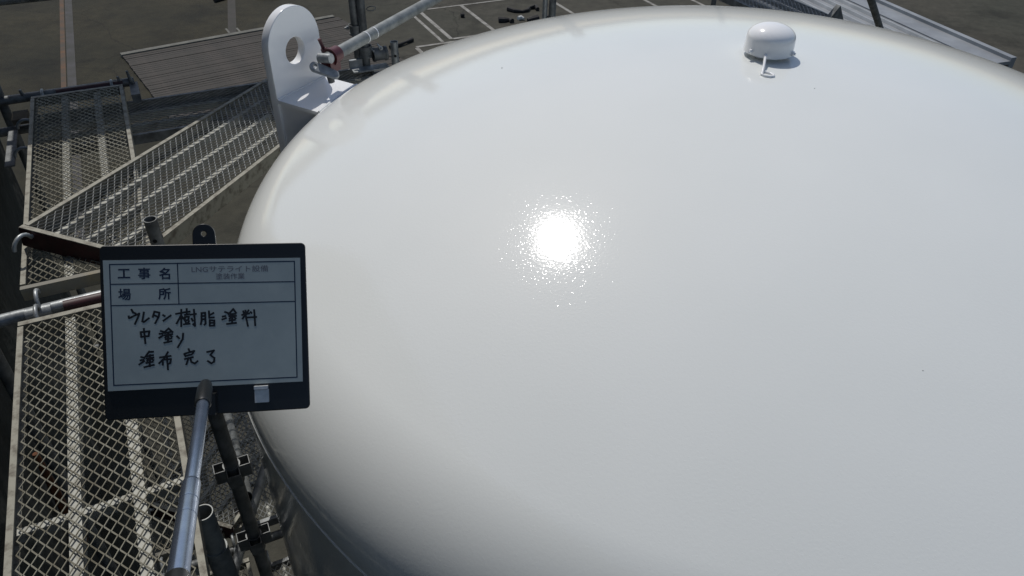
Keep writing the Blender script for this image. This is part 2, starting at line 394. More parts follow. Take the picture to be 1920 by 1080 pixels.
for x, y, sz in ((0.03, -0.20, .0011), (-0.87, 0.156, .0018), (0.012, -1.154, .0009)):
    rr = math.hypot(x, y); z = ZS + DEP - CR + math.sqrt(CR * CR - rr * rr) if rr < CR * math.sin(TH) else ZS + math.sqrt(max(0, KN * KN - (rr - TR + KN) ** 2))
    bm = bmesh.new(); bmesh.ops.create_icosphere(bm, subdivisions=1, radius=sz, matrix=Matrix.Translation((x, y, z)) @ Matrix.Scale(1.8, 4, (1, 0, 0)))
    finish(bm, 'dust_speck', M['galv_dark'], tank)
# lifting lug: tangential eye plate, shelf and two gussets
T = Vector((0.4709, 0.8821, 0)); N = Vector((0.8821, -0.4709, 0)); LA = Vector((-0.946, 2.769, 5.25)) - TC
LW, TH_P = 0.285, 0.036
HC = (0.139, 0.156)
out = [(0.0, -0.42), (LW, -0.42), (LW, 0.0)]
rc = LW / 2
out += [(LW / 2 + rc * math.cos(R_(a)) * (1.0), 0.183 + 0.142 * math.sin(R_(a))) for a in range(0, 181, 6)]
mt = basis(T, Vector((0, 0, 1)), T.cross(Vector((0, 0, 1))), LA - N * TH_P / 2)
lug = curve_plate('lifting_lug', [out, circ(HC[0], HC[1], 0.052, 40)], TH_P, M['white'], tank, mt, 0.003)
lug['label'] = 'white lifting lug plate with round eye'
def onshell(t0, z):   # distance along N from the plate's inner face to the tank surface
    o2 = LA + T * t0; rr = tank_r(z)
    b = o2.x * N.x + o2.y * N.y; c = o2.x ** 2 + o2.y ** 2 - rr * rr
    return -b - math.sqrt(max(0.0, b * b - c))
bm = bmesh.new(); K = 12; zt, zb = 5.25, 5.236
up_, lo_ = [], []
for i in range(K + 1):
    t0 = LW * i / K
    for z, L_ in ((zt, up_), (zb, lo_)):
        p = LA + T * t0; p.z = z; qv = p + N * (onshell(t0, z) + 0.012)
        L_.append((bm.verts.new(p), bm.verts.new(qv)))
for i in range(K):
    bm.faces.new((up_[i][0], up_[i + 1][0], up_[i + 1][1], up_[i][1])); bm.faces.new((lo_[i][1], lo_[i + 1][1], lo_[i + 1][0], lo_[i][0]))
for i in (0, K): bm.faces.new((up_[i][0], up_[i][1], lo_[i][1], lo_[i][0]))
finish(bm, 'shelf_plate', M['white'], lug, 20)
for t0 in (0.012, LW - 0.028):
    bm = bmesh.new()
    zs_ = [zb - 0.001 - 0.02 * i for i in range(18)]; prev = None
    for z in zs_:
        row = []
        for dt in (0, 0.016):
            p = LA + T * (t0 + dt); p.z = z
            qv = p + N * (onshell(t0 + dt, z) + 0.01); row += [bm.verts.new(p), bm.verts.new(qv)]
        if prev:
            bm.faces.new((prev[0], prev[1], row[1], row[0])); bm.faces.new((prev[2], row[2], row[3], prev[3]))
            bm.faces.new((prev[0], row[0], row[2], prev[2])); bm.faces.new((prev[1], prev[3], row[3], row[1]))
        prev = row
    finish(bm, 'gusset', M['white'], lug, 20)

bm = bmesh.new()
rodm(bm, [LA + T * (LW * i / 24) + N * 0.0015 + Vector((0, 0, 0.0015 + random.uniform(-0.0006, 0.0006))) for i in range(25)], [0.0042 + random.uniform(-0.0008, 0.0008) for _ in range(25)], 8)
finish(bm, 'weld_bead', M['white'], lug, 60)
bm = bmesh.new(); wb = []
for i in range(25):
    p = LA + T * (LW * i / 24); p.z = zt; wb.append(p + N * (onshell(LW * i / 24, zt) - 0.001) + Vector((0, 0, 0.002)))
rodm(bm, wb, [0.0055 + random.uniform(-0.001, 0.001) for _ in wb], 8); finish(bm, 'weld_bead', M['white'], lug, 60)

# vent cap at the tank's centre
AP = ZS + DEP
cap_o = Vector((-0.047, 0.040, AP - 0.0007))
cp = [(0.0, 0.098)] + [(0.073 * math.sin(R_(a)), 0.056 + 0.042 * math.cos(R_(a))) for a in range(8, 91, 6)] + [(0.0735, 0.05), (0.0745, 0.018), (0.0755, 0.0145), (0.0740, 0.014), (0.070, 0.016), (0.069, 0.05), (0.0, 0.055)]
bm = bmesh.new(); lathe(bm, cp, 64); vent = finish(bm, 'vent_cap', M['white'], tank, 50, loc=cap_o)
vent['label'] = 'white domed vent cap on the crown'
bm = bmesh.new(); pipe(bm, (0, 0, -0.01), (0, 0, 0.05), 0.045, 32, 0.004); finish(bm, 'neck', M['white'], vent, 40)
def bolt(ang, h):
    d = Vector((math.cos(ang), math.sin(ang), 0)); bm = bmesh.new()
    rodm(bm, [d * 0.066 + Vector((0, 0, h)), d * 0.086 + Vector((0, 0, h))], 0.0042, 8)
    rodm(bm, [d * 0.0752 + Vector((0, 0, h)), d * 0.081 + Vector((0, 0, h))], 0.0075, 6)
    finish(bm, 'bolt', M['white'], vent)
for a in (-148, -38, 90): bolt(R_(a), 0.024)
bm = bmesh.new()
ptsw = [(-0.026, -0.066, 0.026), (-0.030, -0.080, 0.022), (-0.040, -0.115, 0.012), (-0.055, -0.158, 0.0), (-0.048, -0.168, -0.001), (-0.034, -0.174, -0.001), (-0.023, -0.170, -0.001), (-0.020, -0.160, -0.001), (-0.027, -0.150, 0.0), (-0.040, -0.140, 0.001)]
rodm(bm, ptsw, 0.0042, 8); finish(bm, 'loop_pin', M['white'], vent, 60)

# ------------------------------------------------------------------ scaffold planks
def mesh_deck(Wd, L, name, m, parent, cw=0.033, cl=0.046, sw=0.0042, z=0.0):
    bm = bmesh.new(); n = 2 * round(Wd / cw); cw = Wd / n; k = round(2 * L / cl); hl = L / k
    for i in range(n):
        xc = cw * (i + 0.5); prev = None
        for j in range(k + 1):
            s = 1 if (i + j) % 2 else -1
            x = xc + s * (cw / 2 - 0.0008); y = j * hl; zz = z + (0.0012 * s)
            row = [bm.verts.new((x - sw / 2, y, zz + 0.0012)), bm.verts.new((x + sw / 2, y, zz + 0.0028)), bm.verts.new((x + sw / 2, y, zz - 0.0004)), bm.verts.new((x - sw / 2, y, zz - 0.0022))]
            if prev:
                for a in range(4): bm.faces.new((prev[a], prev[(a + 1) % 4], row[(a + 1) % 4], row[a]))
            prev = row
    me = bpy.data.meshes.new(name); bm.to_mesh(me); bm.free()
    return link(name, me, m, parent)
def make_plank(Wd, L, ribs, label, mm='mesh', railm='plank', endm=None, ribw=0.032, group='mesh scaffold planks', dep=0.049):
    r = empty('mesh_plank'); tag(r, label, 'scaffold plank', group)
    e = 0.018
    for x0 in (0, Wd - e):
        bm = bmesh.new(); 
        xa = x0 if x0 == 0 else Wd - 0.004
        box(bm, (x0, 0.032, -0.004), (x0 + e, L - 0.032, 0.004)); box(bm, (xa, 0.032, 0.004 - dep), (xa + 0.004, L - 0.032, -0.0045)); box(bm, (x0, 0.032, -dep), (x0 + e, L - 0.032, 0.0035 - dep))
        finish(bm, 'side_rail', M[railm], r)
    for k, y0 in enumerate((0, L - 0.03)):
        bm = bmesh.new(); y0 += 0 if k == 0 else 0.008; box(bm, (0, y0, -dep - 0.001), (Wd, y0 + 0.022, 0.0025)); er = finish(bm, 'end_rail', M[(endm or railm) if k == 0 else railm], r)
        if endm == 'maroon' and k == 0: bm = bmesh.new(); box(bm, (0, y0 + 0.002, 0.003), (Wd, y0 + 0.024, 0.007)); finish(bm, 'lip', M[railm], er)
        for hx in (0.055, Wd - 0.055):
            s = -1 if k == 0 else 1; yb = 0.0 if k == 0 else L
            bm = bmesh.new(); pts = [(hx, yb - s * 0.01, -0.012)] + [(hx, yb + s * (0.05 - 0.045 * math.cos(R_(a))), -0.035 + 0.045 * math.sin(R_(a))) for a in range(20, 181, 20)]
            rodm(bm, pts, 0.008, 8); finish(bm, 'hook', M['galv'], r, 60)
    for f in ribs:
        bm = bmesh.new(); xr = Wd * f; box(bm, (xr - ribw / 2, 0.031, -0.012), (xr + ribw / 2, L - 0.031, -0.009)); box(bm, (xr + ribw / 2 - 0.003, 0.031, -0.045), (xr + ribw / 2, L - 0.031, -0.0125))
        finish(bm, 'rib', M['rib'], r)
    o = mesh_deck(Wd - 0.05, L - 0.06, 'mesh_deck', M[mm], r); o.location = (0.025, 0.03, 0.0)
    return r
def put(o, u, v, z, ang=0):
    o.location = W(u, v, z); o.rotation_euler = (0, 0, SA + R_(ang)); return o
ZW = CAMZ - 1.75
PW = 0.46
near_pl = put(make_plank(PW, 1.87, (0.35, 0.70), 'near pale mesh plank at the left, below and left of the construction board'), -0.662, 0.665, ZW)
bm = bmesh.new(); box(bm, (0.02, 0.93, -0.046), (PW - 0.02, 0.952, -0.013)); finish(bm, 'cross_rib', M['rib'], near_pl)
far_pl = put(make_plank(PW, 1.87, (0.35, 0.70), 'left mesh plank beyond the red and grey cross tube, partly under the diagonal plank', endm='yellow'), -0.662, 2.735, ZW)
def tilt(o, z0): o.location.z = z0
diag = make_plank(0.505, 2.0, (0.25, 0.50, 0.75), 'grey mesh plank laid diagonally across the corner with maroon end', 'mesh_grey', 'plank', 'maroon', 0.02, dep=0.075)
P0 = Vector((-1.931, 2.417, 4.842))
dth, dph, dro = R_(78.09), R_(-4.79), R_(-5.72)
dY = Vector((math.cos(dth) * math.cos(dph), math.sin(dth) * math.cos(dph), math.sin(dph))); e_ = Vector((math.sin(dth), -math.cos(dth), 0)); n__ = e_.cross(dY)
dX = (e_ * math.cos(dro) + n__ * math.sin(dro)).normalized(); dM = basis(dX, dY, dX.cross(dY), Vector((0, 0, 0)))
diag.location = P0; diag.rotation_euler = dM.to_euler()
G = 'mesh scaffold planks'
# far walkway behind the tank, in steel-grey planks running crosswise
fp = make_plank(0.46, 1.87, (0.33, 0.66), 'grey mesh plank of the far walkway, left end behind the diagonal plank', 'mesh_grey', 'galv_dark')
ZF = CAMZ - 1.80
put(fp, -0.66, 4.515, ZF - 0.02, -90)
copy_tree(fp, W(4.24, 4.10, ZF), SA, 'grey mesh plank at the far right corner, just above the dome rim')
# right and near walkways round the tank (mostly out of view)
copy_tree(near_pl, W(-0.66, -0.42, ZW), SA - PI / 2, 'mesh plank of the near walkway under the photographer')
copy_tree(near_pl, W(1.25, -0.42, ZW), SA - PI / 2, 'mesh plank of the near walkway beside the tank')
# lower lift
ZL = CAMZ - 3.5
low = copy_tree(far_pl, W(-0.662, 2.735, ZL), SA, 'lower walkway mesh plank seen through the left planks, farther one')
copy_tree(near_pl, W(-0.662, 0.665, ZL), SA, 'lower walkway mesh plank seen through the left planks, nearer one')
nar = make_plank(0.235, 1.80, (0.5,), 'narrow mesh plank on the lower lift close against the tank wall', 'mesh_grey', 'galv_dark', None, 0.02)
put(nar, -0.17, 2.70, ZL + 0.02)
for i in range(5):
    bm = bmesh.new(); box(bm, (0.004, 0.28 + 0.33 * i, -0.03), (0.231, 0.30 + 0.33 * i, -0.0035)); finish(bm, 'cross_bar', M['rib'], nar)
copy_tree(nar, W(-0.17, 0.74, ZL - 0.12), SA, 'narrow mesh plank on the lower lift at the bottom edge beside the tank')
dl = copy_tree(diag, Vector((P0.x, P0.y, ZL + 0.09)), 0, 'diagonal mesh plank on the lower lift under the upper one'); dl.rotation_euler = dM.to_euler()
cp2 = copy_tree(fp, W(-0.66, 4.515, ZL), SA - PI / 2, 'lower far walkway mesh plank beneath the upper one')

# ------------------------------------------------------------------ scaffold tubes
TD = 0.0243
def tube(name, p0, p1, label, m='galv', cat='scaffold tube', r=TD, group='scaffold tubes'):
    p0 = Vector(p0); p1 = Vector(p1); bm = bmesh.new(); pipe(bm, (0, 0, 0), p1 - p0, r)
    t = empty(name, p0); tag(t, label, cat, group); finish(bm, 'tube', M[m], t, 40); return t
def pin_hole_disc(parent, p, d, r=0.008):
    bm = bmesh.new(); d = Vector(d).normalized(); rodm(bm, [Vector(p) - d * 0.004, Vector(p) + d * 0.0012], r, 14); finish(bm, 'pin_hole_disc', M['hole'], parent)  # near-black disc on the tube stands for the shade inside a hole
def coupler(parent, p, axis, m='galv_dark', L=0.062, r=0.033, name='coupler', side=None):
    axis = Vector(axis).normalized(); p = Vector(p); bm = bmesh.new()
    pipe(bm, p - axis * L / 2, p + axis * L / 2, r, 18, 0.006)
    pipe(bm, p - axis * L * 0.5, p - axis * L * 0.34, r + 0.004, 18, 0.009); pipe(bm, p + axis * L * 0.34, p + axis * L * 0.5, r + 0.004, 18, 0.009)
    c = finish(bm, name, M[m], parent, 40)
    x, y = frame_of(axis); s = side or x; s = Vector(s).normalized(); q = axis.cross(s)
    bm = bmesh.new(); rodm(bm, [p + s * (r + 0.008) - q * 0.03, p + s * (r + 0.008) + q * 0.055], 0.0062, 8); rodm(bm, [p + s * (r + 0.008) + q * 0.03, p + s * (r + 0.008) + q * 0.044], 0.012, 6)
    finish(bm, 'bolt', M['galv'], c)
    return c
def pocket(parent, p, d):
    """a square wedge pocket standing off the pole"""
    d = Vector(d).normalized(); s = Vector((0, 0, 1)).cross(d); bm = bmesh.new(); mtx = basis(s, d, Vector((0, 0, 1)), Vector(p))
    for a, b in (((-0.022, 0.022, -0.03), (-0.0195, 0.058, 0.03)), ((0.0195, 0.022, -0.03), (0.022, 0.058, 0.03)), ((-0.0225, 0.0585, -0.03), (0.0225, 0.0610, 0.03))): box(bm, a, b, mtx)
    finish(bm, 'pocket', M['galv_dark'], parent)
def stub_top(name, u, v, ztop, label, m, grp, holes=True, zbot=0.05, r=TD):
    t = tube(name, W(u, v, zbot), W(u, v, ztop), label, m, 'scaffold pole', r, grp)
    H = ztop - zbot
    if holes:
        d = Vector((0.25, -1, 0)).normalized(); pin_hole_disc(t, d * r + Vector((0, 0, H - 0.085)), d)
        pin_hole_disc(t, Vector((0.8, 0.6, 0)) * r + Vector((0, 0, H - 0.085)), (0.8, 0.6, 0))
    return t, H
GP = 'scaffold poles'
pl = W(0, 0, 0)
s1, H = stub_top('scaffold_pole', -0.168, 2.746, CAMZ - 1.57, 'open grey pole stub beside the diagonal plank, just above the board', 'galv_dark', GP)
for hz in (0.45, 0.90): 
    for d in (UX, -UX, VX, -VX): pocket(s1, (0, 0, H - hz), d)
s2, H = stub_top('scaffold_pole', -0.112, 1.95, CAMZ - 1.72, 'dark pole with square wedge pockets running down between board and tank', 'galv_dark', GP)
for hz in (0.45, 0.86, 1.31, 1.76):
    for d in (UX, -UX, VX, -VX): pocket(s2, (0, 0, H - hz), d)
for hz in (0.46, 0.88):
    bm = bmesh.new(); pipe(bm, (0, 0, H - hz - 0.05), (0, 0, H - hz + 0.04), TD + 0.006, 18, 0.005); finish(bm, 'collar', M['galv_dark'], s2, 40)
s3, H = stub_top('scaffold_pole', -0.197, 1.525, CAMZ - 1.83, 'short open pole at the bottom beside the rod, sun shining in its mouth', 'galv_mid', GP, False, 0.05, 0.0285)
bm = bmesh.new(); pipe(bm, (0, 0, H - 0.55), (0, 0, H - 0.17), 0.0335, 20, 0.005); slv = finish(bm, 'sleeve', M['galv_mid'], s3, 40)
s4, H = stub_top('scaffold_pole', 1.385, 4.53, CAMZ - 1.69, 'light grey pole stub with a pin hole rising behind the dome rim', 'galv', GP)
s5, H = stub_top('scaffold_pole', 1.185, 4.49, CAMZ - 0.55, 'thick doubled dark pole rising out of frame behind the lifting lug', 'galv_dark', GP, False)
bm = bmesh.new(); b5 = UX * -0.040 + VX * 0.030; pipe(bm, b5 + Vector((0, 0, 2.6)), b5 + Vector((0, 0, H)), TD); finish(bm, 'second_tube', M['galv_dark'], s5, 40)
zz = ZF + 0.09 - 0.05
coupler(s5, (0, 0, zz), (0, 0, 1), 'galv_dark', 0.07, 0.038, 'coupler', UX)
coupler(s5, UX * 0.09 + Vector((0, 0, zz - 0.03)), UX, 'galv_dark', 0.09, 0.04, 'coupler', Vector((0, 0, 1)))
coupler(s5, Vector((0, 0, zz + 0.13)) + b5, (0, 0, 1), 'galv_dark', 0.06, 0.035, 'coupler', VX)
bm = bmesh.new(); wl = [Vector((0.02, -0.02, zz + 0.26)) + UX * (0.045 + 0.028 * math.cos(R_(a))) + Vector((0, 0, 0.013 * math.sin(R_(a)))) for a in range(180, 541, 24)]
rodm(bm, wl, 0.0028, 6, False); finish(bm, 'wire_loop', M['galv_dark'], s5)
bm = bmesh.new(); box(bm, (-0.11, -0.02, ZF - 0.05 - 0.05 + 0.035), (-0.03, 0.0, ZF + 0.0), Matrix.Rotation(SA, 4, 'Z')); box(bm, (-0.11, -0.10, ZF - 0.052), (0.12, -0.0205, ZF - 0.044), Matrix.Rotation(SA, 4, 'Z'))
finish(bm, 'bracket', M['galv'], s5)
s6, H = stub_top('scaffold_pole', 2.55, 4.6, CAMZ - 0.55, 'doubled pole rising out of frame behind the middle of the dome', 'galv_dark', GP, False)
bm = bmesh.new(); b6 = UX * -0.045 + VX * 0.025; pipe(bm, b6 + Vector((0, 0, 2.6)), b6 + Vector((0, 0, H)), 0.017); finish(bm, 'second_tube', M['galv'], s6, 40)
s7, H = stub_top('scaffold_pole', -0.815, 4.68, CAMZ - 0.55, 'dark outer pole at the far left corner by the net', 'galv_dark', GP, False)
stub_top('scaffold_pole', -0.815, 2.68, CAMZ - 0.55, 'outer pole at the left end of the near cross tube, beyond the frame', 'galv_dark', GP, False)
stub_top('scaffold_pole', -0.815, 0.64, CAMZ - 0.55, 'outer pole behind the photographer at the left', 'galv_dark', GP, False)

# cross tubes and rails
x1 = tube('cross_tube', W(-0.93, 2.64, ZW - 0.052), W(0.0 - 0.16, 2.665, ZW - 0.052), 'grey cross tube with a red painted length between the two left planks', 'galv')
bm = bmesh.new(); dx = UX; pipe(bm, dx * 0.40, dx * 0.74, TD + 0.0012, 20, 0.003); finish(bm, 'red_sleeve', M['maroon'], x1, 40)
bm = bmesh.new(); pipe(bm, dx * 0.275, dx * 0.36, TD + 0.004, 20, 0.003); finish(bm, 'collar', M['galv'], x1, 40)
x2 = tube('cross_tube', W(-1.0, 4.655, ZW - 0.02), W(-0.14, 4.68, ZW - 0.02), 'dark cross tube with red length at the far end of the left planks', 'galv_dark')
bm = bmesh.new(); pipe(bm, dx * 0.46, dx * 0.80, TD + 0.0012, 20, 0.003); finish(bm, 'red_sleeve', M['maroon'], x2, 40)
for dx_, hh in ((0.845, 0.075), (0.79, 0.05), (0.30, 0.05)):
    bm = bmesh.new(); rodm(bm, [UX * dx_, UX * (dx_ - 0.008) + Vector((0, 0, hh))], [0.012, 0.007], 8); finish(bm, 'wedge_pin', M['galv_dark'], x2)
bm = bmesh.new(); box(bm, (0.83, -0.17, -0.05), (0.875, 0.02, 0.0), Matrix.Rotation(SA, 4, 'Z')); finish(bm, 'bracket', M['galv_dark'], x2)
tube('guard_rail', W(-1.2, 4.70, CAMZ - 1.27), W(1.2, 4.60, CAMZ - 1.22), 'dark guard rail crossing the top left corner', 'galv_dark')
tube('ledger_tube', W(-0.9, 4.60, ZF - 0.12), W(4.4, 4.60, ZF - 0.12), 'ledger tube under the far walkway', 'galv_dark')
tube('cross_tube', W(-0.9, 2.66, ZL - 0.07), W(0.1, 2.66, ZL - 0.07), 'cross tube carrying the lower lift planks', 'galv_dark')
tube('cross_tube', W(-0.9, 4.66, ZL - 0.07), W(0.1, 4.66, ZL - 0.07), 'far cross tube carrying the lower lift planks', 'galv_dark')
tube('brace_tube', W(-0.10, 2.0, ZL + 1.1), W(-0.16, 4.6, ZL - 0.4), 'sloping dark brace tube below the walkway near the tank wall', 'galv_dark')
tube('brace_tube', W(-0.60, 1.7, ZL + 0.1), W(0.05, 3.0, ZL + 0.25), 'dark brace tube crossing the lower lift below the board', 'galv_dark')

# horizontal tube with the red clamp beside the lug
c0 = Vector((-0.752, 2.872, 5.385)); c1 = Vector((0.255, 5.47, 5.345))
c1 = W(2.52, 4.56, 5.36)
ct = tube('brace_tube', c0, c1, 'bright grey tube running from the red clamp by the lug to the far pole', 'galv_mid')
ax = (c1 - c0).normalized()
for s in (0.27, 0.335):
    bm = bmesh.new(); pipe(bm, ax * s, ax * (s + 0.005), TD + 0.0012, 20, 0.003); finish(bm, 'ring_mark', M['white'], ct, 40)
cl = empty('red_clamp', c0); tag(cl, 'dark red pipe clamp with grey lever at the tube end beside the lug', 'clamp')
bm = bmesh.new(); pipe(bm, ax * 0.012, ax * 0.066, 0.0315, 20, 0.0065); pipe(bm, ax * 0.012, ax * 0.024, 0.036, 20, 0.010); 
sd = Vector((1, -0.1, 0)); 
finish(bm, 'clamp_shell', M['red'], cl, 40)
bm = bmesh.new(); box(bm, (-0.022, -0.016, -0.055), (0.022, 0.05, -0.012), basis(ax.cross(Vector((0, 0, 1))).normalized(), ax, Vector((0, 0, 1)), Vector((0, 0, 0)))); finish(bm, 'clamp_body', M['red'], cl)
bm = bmesh.new(); pt = -ax.cross(Vector((0, 0, 1))).normalized(); rodm(bm, [pt * 0.036 + ax * 0.04 + Vector((0, 0, 0.0)), pt * 0.052 + ax * 0.03 + Vector((0, 0, 0.06))], 0.0075, 8); rodm(bm, [pt * 0.036 + ax * 0.04, pt * 0.042 + ax * 0.037 + Vector((0, 0, 0.022))], 0.013, 6); finish(bm, 'clamp_bolt', M['red'], cl)
bm = bmesh.new(); rodm(bm, [Vector((0.022, -0.03, 0.012)), Vector((-0.03, -0.01, 0.006))], 0.019, 14); finish(bm, 'nut', M['galv'], cl, 40)
lx = Vector((0.90, -0.12, -0.30)).normalized(); lz = Vector((0.30, -0.62, 0.72)); lz = (lz - lx * lz.dot(lx)).normalized(); ly = lz.cross(lx)
lv = [(0.0 + 0.021 * math.cos(R_(a)), 0.021 * math.sin(R_(a))) for a in range(90, 271, 15)] + [(0.082 + 0.017 * math.cos(R_(a)), 0.017 * math.sin(R_(a))) for a in range(-90, 91, 15)]
curve_plate('lever', [lv, circ(0, 0, 0.0075, 16)], 0.016, M['galv'], cl, basis(lx, ly, lz, Vector((-0.045, -0.035, -0.022))), 0.003)
bm = bmesh.new(); rodm(bm, [Vector((0.0, -0.03, -0.03)), Vector((0.012, -0.03, -0.085))], 0.013, 12); finish(bm, 'spigot', M['galv_dark'], cl, 40)

# leaning brace at the far right
tube('brace_tube', W(3.86, 3.26, CAMZ - 1.18), W(5.63, 4.30, CAMZ - 2.20), 'leaning dark tube crossing the grey shed roof above the dome rim', 'galv_dark')
bm = bmesh.new(); vs = [bm.verts.new(W(*p)) for p in ((4.50, 3.98, ZF + 0.01), (4.66, 3.96, ZF + 0.01), (4.60, 3.98, ZF + 0.13), (4.50, 4.02, ZF + 0.01), (4.66, 4.0, ZF + 0.01), (4.60, 4.02, ZF + 0.13))]
for f in ((0, 1, 2), (5, 4, 3), (0, 3, 4, 1), (1, 4, 5, 2), (2, 5, 3, 0)): bm.faces.new([vs[i] for i in f])
tag(finish(bm, 'corner_bracket', M['galv_dark']), 'small dark triangular bracket at the corner plank above the dome rim', 'bracket')

# unseen planks on the sunny side, assumed and sized to shade the far walkway
ZU = CAMZ - 0.72
def solid_plank(u, v, L, Wd, label):
    r = empty('shade_plank', W(u, v, ZU), SA); tag(r, label, 'scaffold plank', 'unseen steel planks added for shade')
    bm = bmesh.new(); box(bm, (0, 0, -0.006), (L, Wd, 0)); finish(bm, 'deck_plate', M['galv'], r)
    for y in (0, Wd - 0.004):
        bm = bmesh.new(); box(bm, (0, y, -0.05), (L, y + 0.004, -0.0065)); finish(bm, 'side_rail', M['galv'], r)
for k in range(3):
    for j in range(4):
        solid_plank(-0.76 + 1.9 * k, 4.67 + 0.27 * j, 1.85, 0.25, 'unseen steel plank added beyond the far walkway to shade it, %s row, %s' % (('innermost', 'second', 'third', 'outermost')[j], ('left length', 'middle length', 'right length')[k]))

for u_, lb in ((-1.32, 'left'), (4.98, 'right')):
    tube('scaffold_pole', W(u_, 5.80, 0.05), W(u_, 5.80, ZU + 0.3), 'support pole at the %s end of the unseen shade planks' % lb, 'galv_dark', 'scaffold pole', TD, GP)
for v_, lb in ((4.75, 'inner'), (5.72, 'outer')):
    tube('ledger_tube', W(-1.38, v_, ZU - 0.08), W(5.05, v_, ZU - 0.08), '%s ledger tube under the unseen shade planks' % lb, 'galv_dark')

# dark net hung on the outside of the left walkway
bm = bmesh.new(); nu, nv = 40, 30
g = [[None] * (nv + 1) for _ in range(nu + 1)]
for i in range(nu + 1):
    for j in range(nv + 1):
        v = -1.3 + 6.0 * i / nu; z = 0.3 + 7.3 * j / nv
        g[i][j] = bm.verts.new(W(-0.90 + 0.016 * math.sin(v * 5.3 + z * 0.7) + 0.012 * math.sin(z * 3.1 + v), v, z))
for i in range(nu):
    for j in range(nv): bm.faces.new((g[i][j], g[i + 1][j], g[i + 1][j + 1], g[i][j + 1]))
net = finish(bm, 'safety_net', M['net'], None, 180)
tag(net, 'dark green safety net hung outside the left walkway', 'safety net')

# odd bits at the far left corner
bm = bmesh.new(); box(bm, (0, 0, 0), (0.075, 0.12, 0.03)); tag(finish(bm, 'wood_block', M['ply'], None, loc=W(-0.775, 4.50, ZW - 0.10), rot=(0, 0, SA)), 'small brown wood block by the far left pole', 'block')
bm = bmesh.new(); box(bm, (0, 0, 0), (0.045, 0.42, 0.008)); tag(finish(bm, 'flat_bar', M['galv_dark'], None, loc=W(-0.80, 4.02, ZW - 0.11), rot=(0, 0, SA)), 'narrow blue grey flat bar left of the far left plank', 'bar')

bm = bmesh.new(); rodm(bm, [W(-0.872, 2.72, 3.95), W(-0.868, 2.70, 3.75), W(-0.872, 2.69, 3.5), W(-0.868, 2.66, 3.38)], [0.012, 0.018, 0.02, 0.03], 8)  # form added to give an orange streak; no strap is known here
tag(finish(bm, 'orange_streak', M['streak_orange'], None, 40), 'dull orange strap added on the dark net, seen through the near left plank', 'streak')

# ------------------------------------------------------------------ construction board on its rod
C0 = Vector((-0.38389, 0.71096, 5.86665)); BX = Vector((0.97632, 0.20013, -0.08209)).normalized(); BY = Vector((-0.05503, 0.59680, 0.80050)); BY = (BY - BX * BY.dot(BX)).normalized(); BZ = BX.cross(BY)
bd = empty('construction_board', C0); bd.matrix_world = basis(BX, BY, BZ, C0)
tag(bd, 'black framed construction sign board with Japanese handwriting, held up on a metal rod', 'sign board')
mm = 0.001
I4 = Matrix.Identity(4)
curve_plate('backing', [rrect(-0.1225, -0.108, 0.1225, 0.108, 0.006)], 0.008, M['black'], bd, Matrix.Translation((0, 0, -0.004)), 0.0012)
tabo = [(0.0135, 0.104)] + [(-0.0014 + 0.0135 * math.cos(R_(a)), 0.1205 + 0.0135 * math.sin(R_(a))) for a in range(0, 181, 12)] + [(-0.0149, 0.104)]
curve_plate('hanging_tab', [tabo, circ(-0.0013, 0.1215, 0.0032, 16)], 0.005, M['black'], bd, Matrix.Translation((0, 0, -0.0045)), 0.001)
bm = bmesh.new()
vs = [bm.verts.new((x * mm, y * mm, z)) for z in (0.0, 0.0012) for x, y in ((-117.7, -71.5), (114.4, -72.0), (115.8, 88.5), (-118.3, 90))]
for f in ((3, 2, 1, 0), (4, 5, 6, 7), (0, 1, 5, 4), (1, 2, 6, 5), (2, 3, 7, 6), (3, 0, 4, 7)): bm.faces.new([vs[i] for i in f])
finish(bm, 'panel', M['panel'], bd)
def ribbon(bm, pts, wd, z=0.00126):
    for k in range(len(pts) - 1):
        a = Vector((*pts[k], 0)) * mm; b = Vector((*pts[k + 1], 0)) * mm; d = (b - a)
        if d.length < 1e-6: continue
        d.normalize(); n = Vector((-d.y, d.x, 0)) * wd * mm / 2; a = a - d * wd * mm * 0.35; b = b + d * wd * mm * 0.35
        dz = Vector((0, 0, z + 0.000002 * (ribbon.c % 20))); ribbon.c += 1
        bm.faces.new([bm.verts.new(p + dz) for p in (a + n, a - n, b - n, b + n)])
ribbon.c = 0
bm = bmesh.new()
T_ = [(-110.8, 84.8), (108.5, 84.1), (107.4, -66.1), (-110.8, -64.6)]
for a, b in zip(T_, T_[1:] + T_[:1]): ribbon(bm, [a, b], 1.5)
ribbon(bm, [(-110, 60.4), (108, 57.8)], 1.35); ribbon(bm, [(-110, 34.0), (107.5, 32.3)], 1.35); ribbon(bm, [(-32.7, 84.4), (-32.5, 33.5)], 1.35)
finish(bm, 'ruled_lines', M['blue_print'], bd)
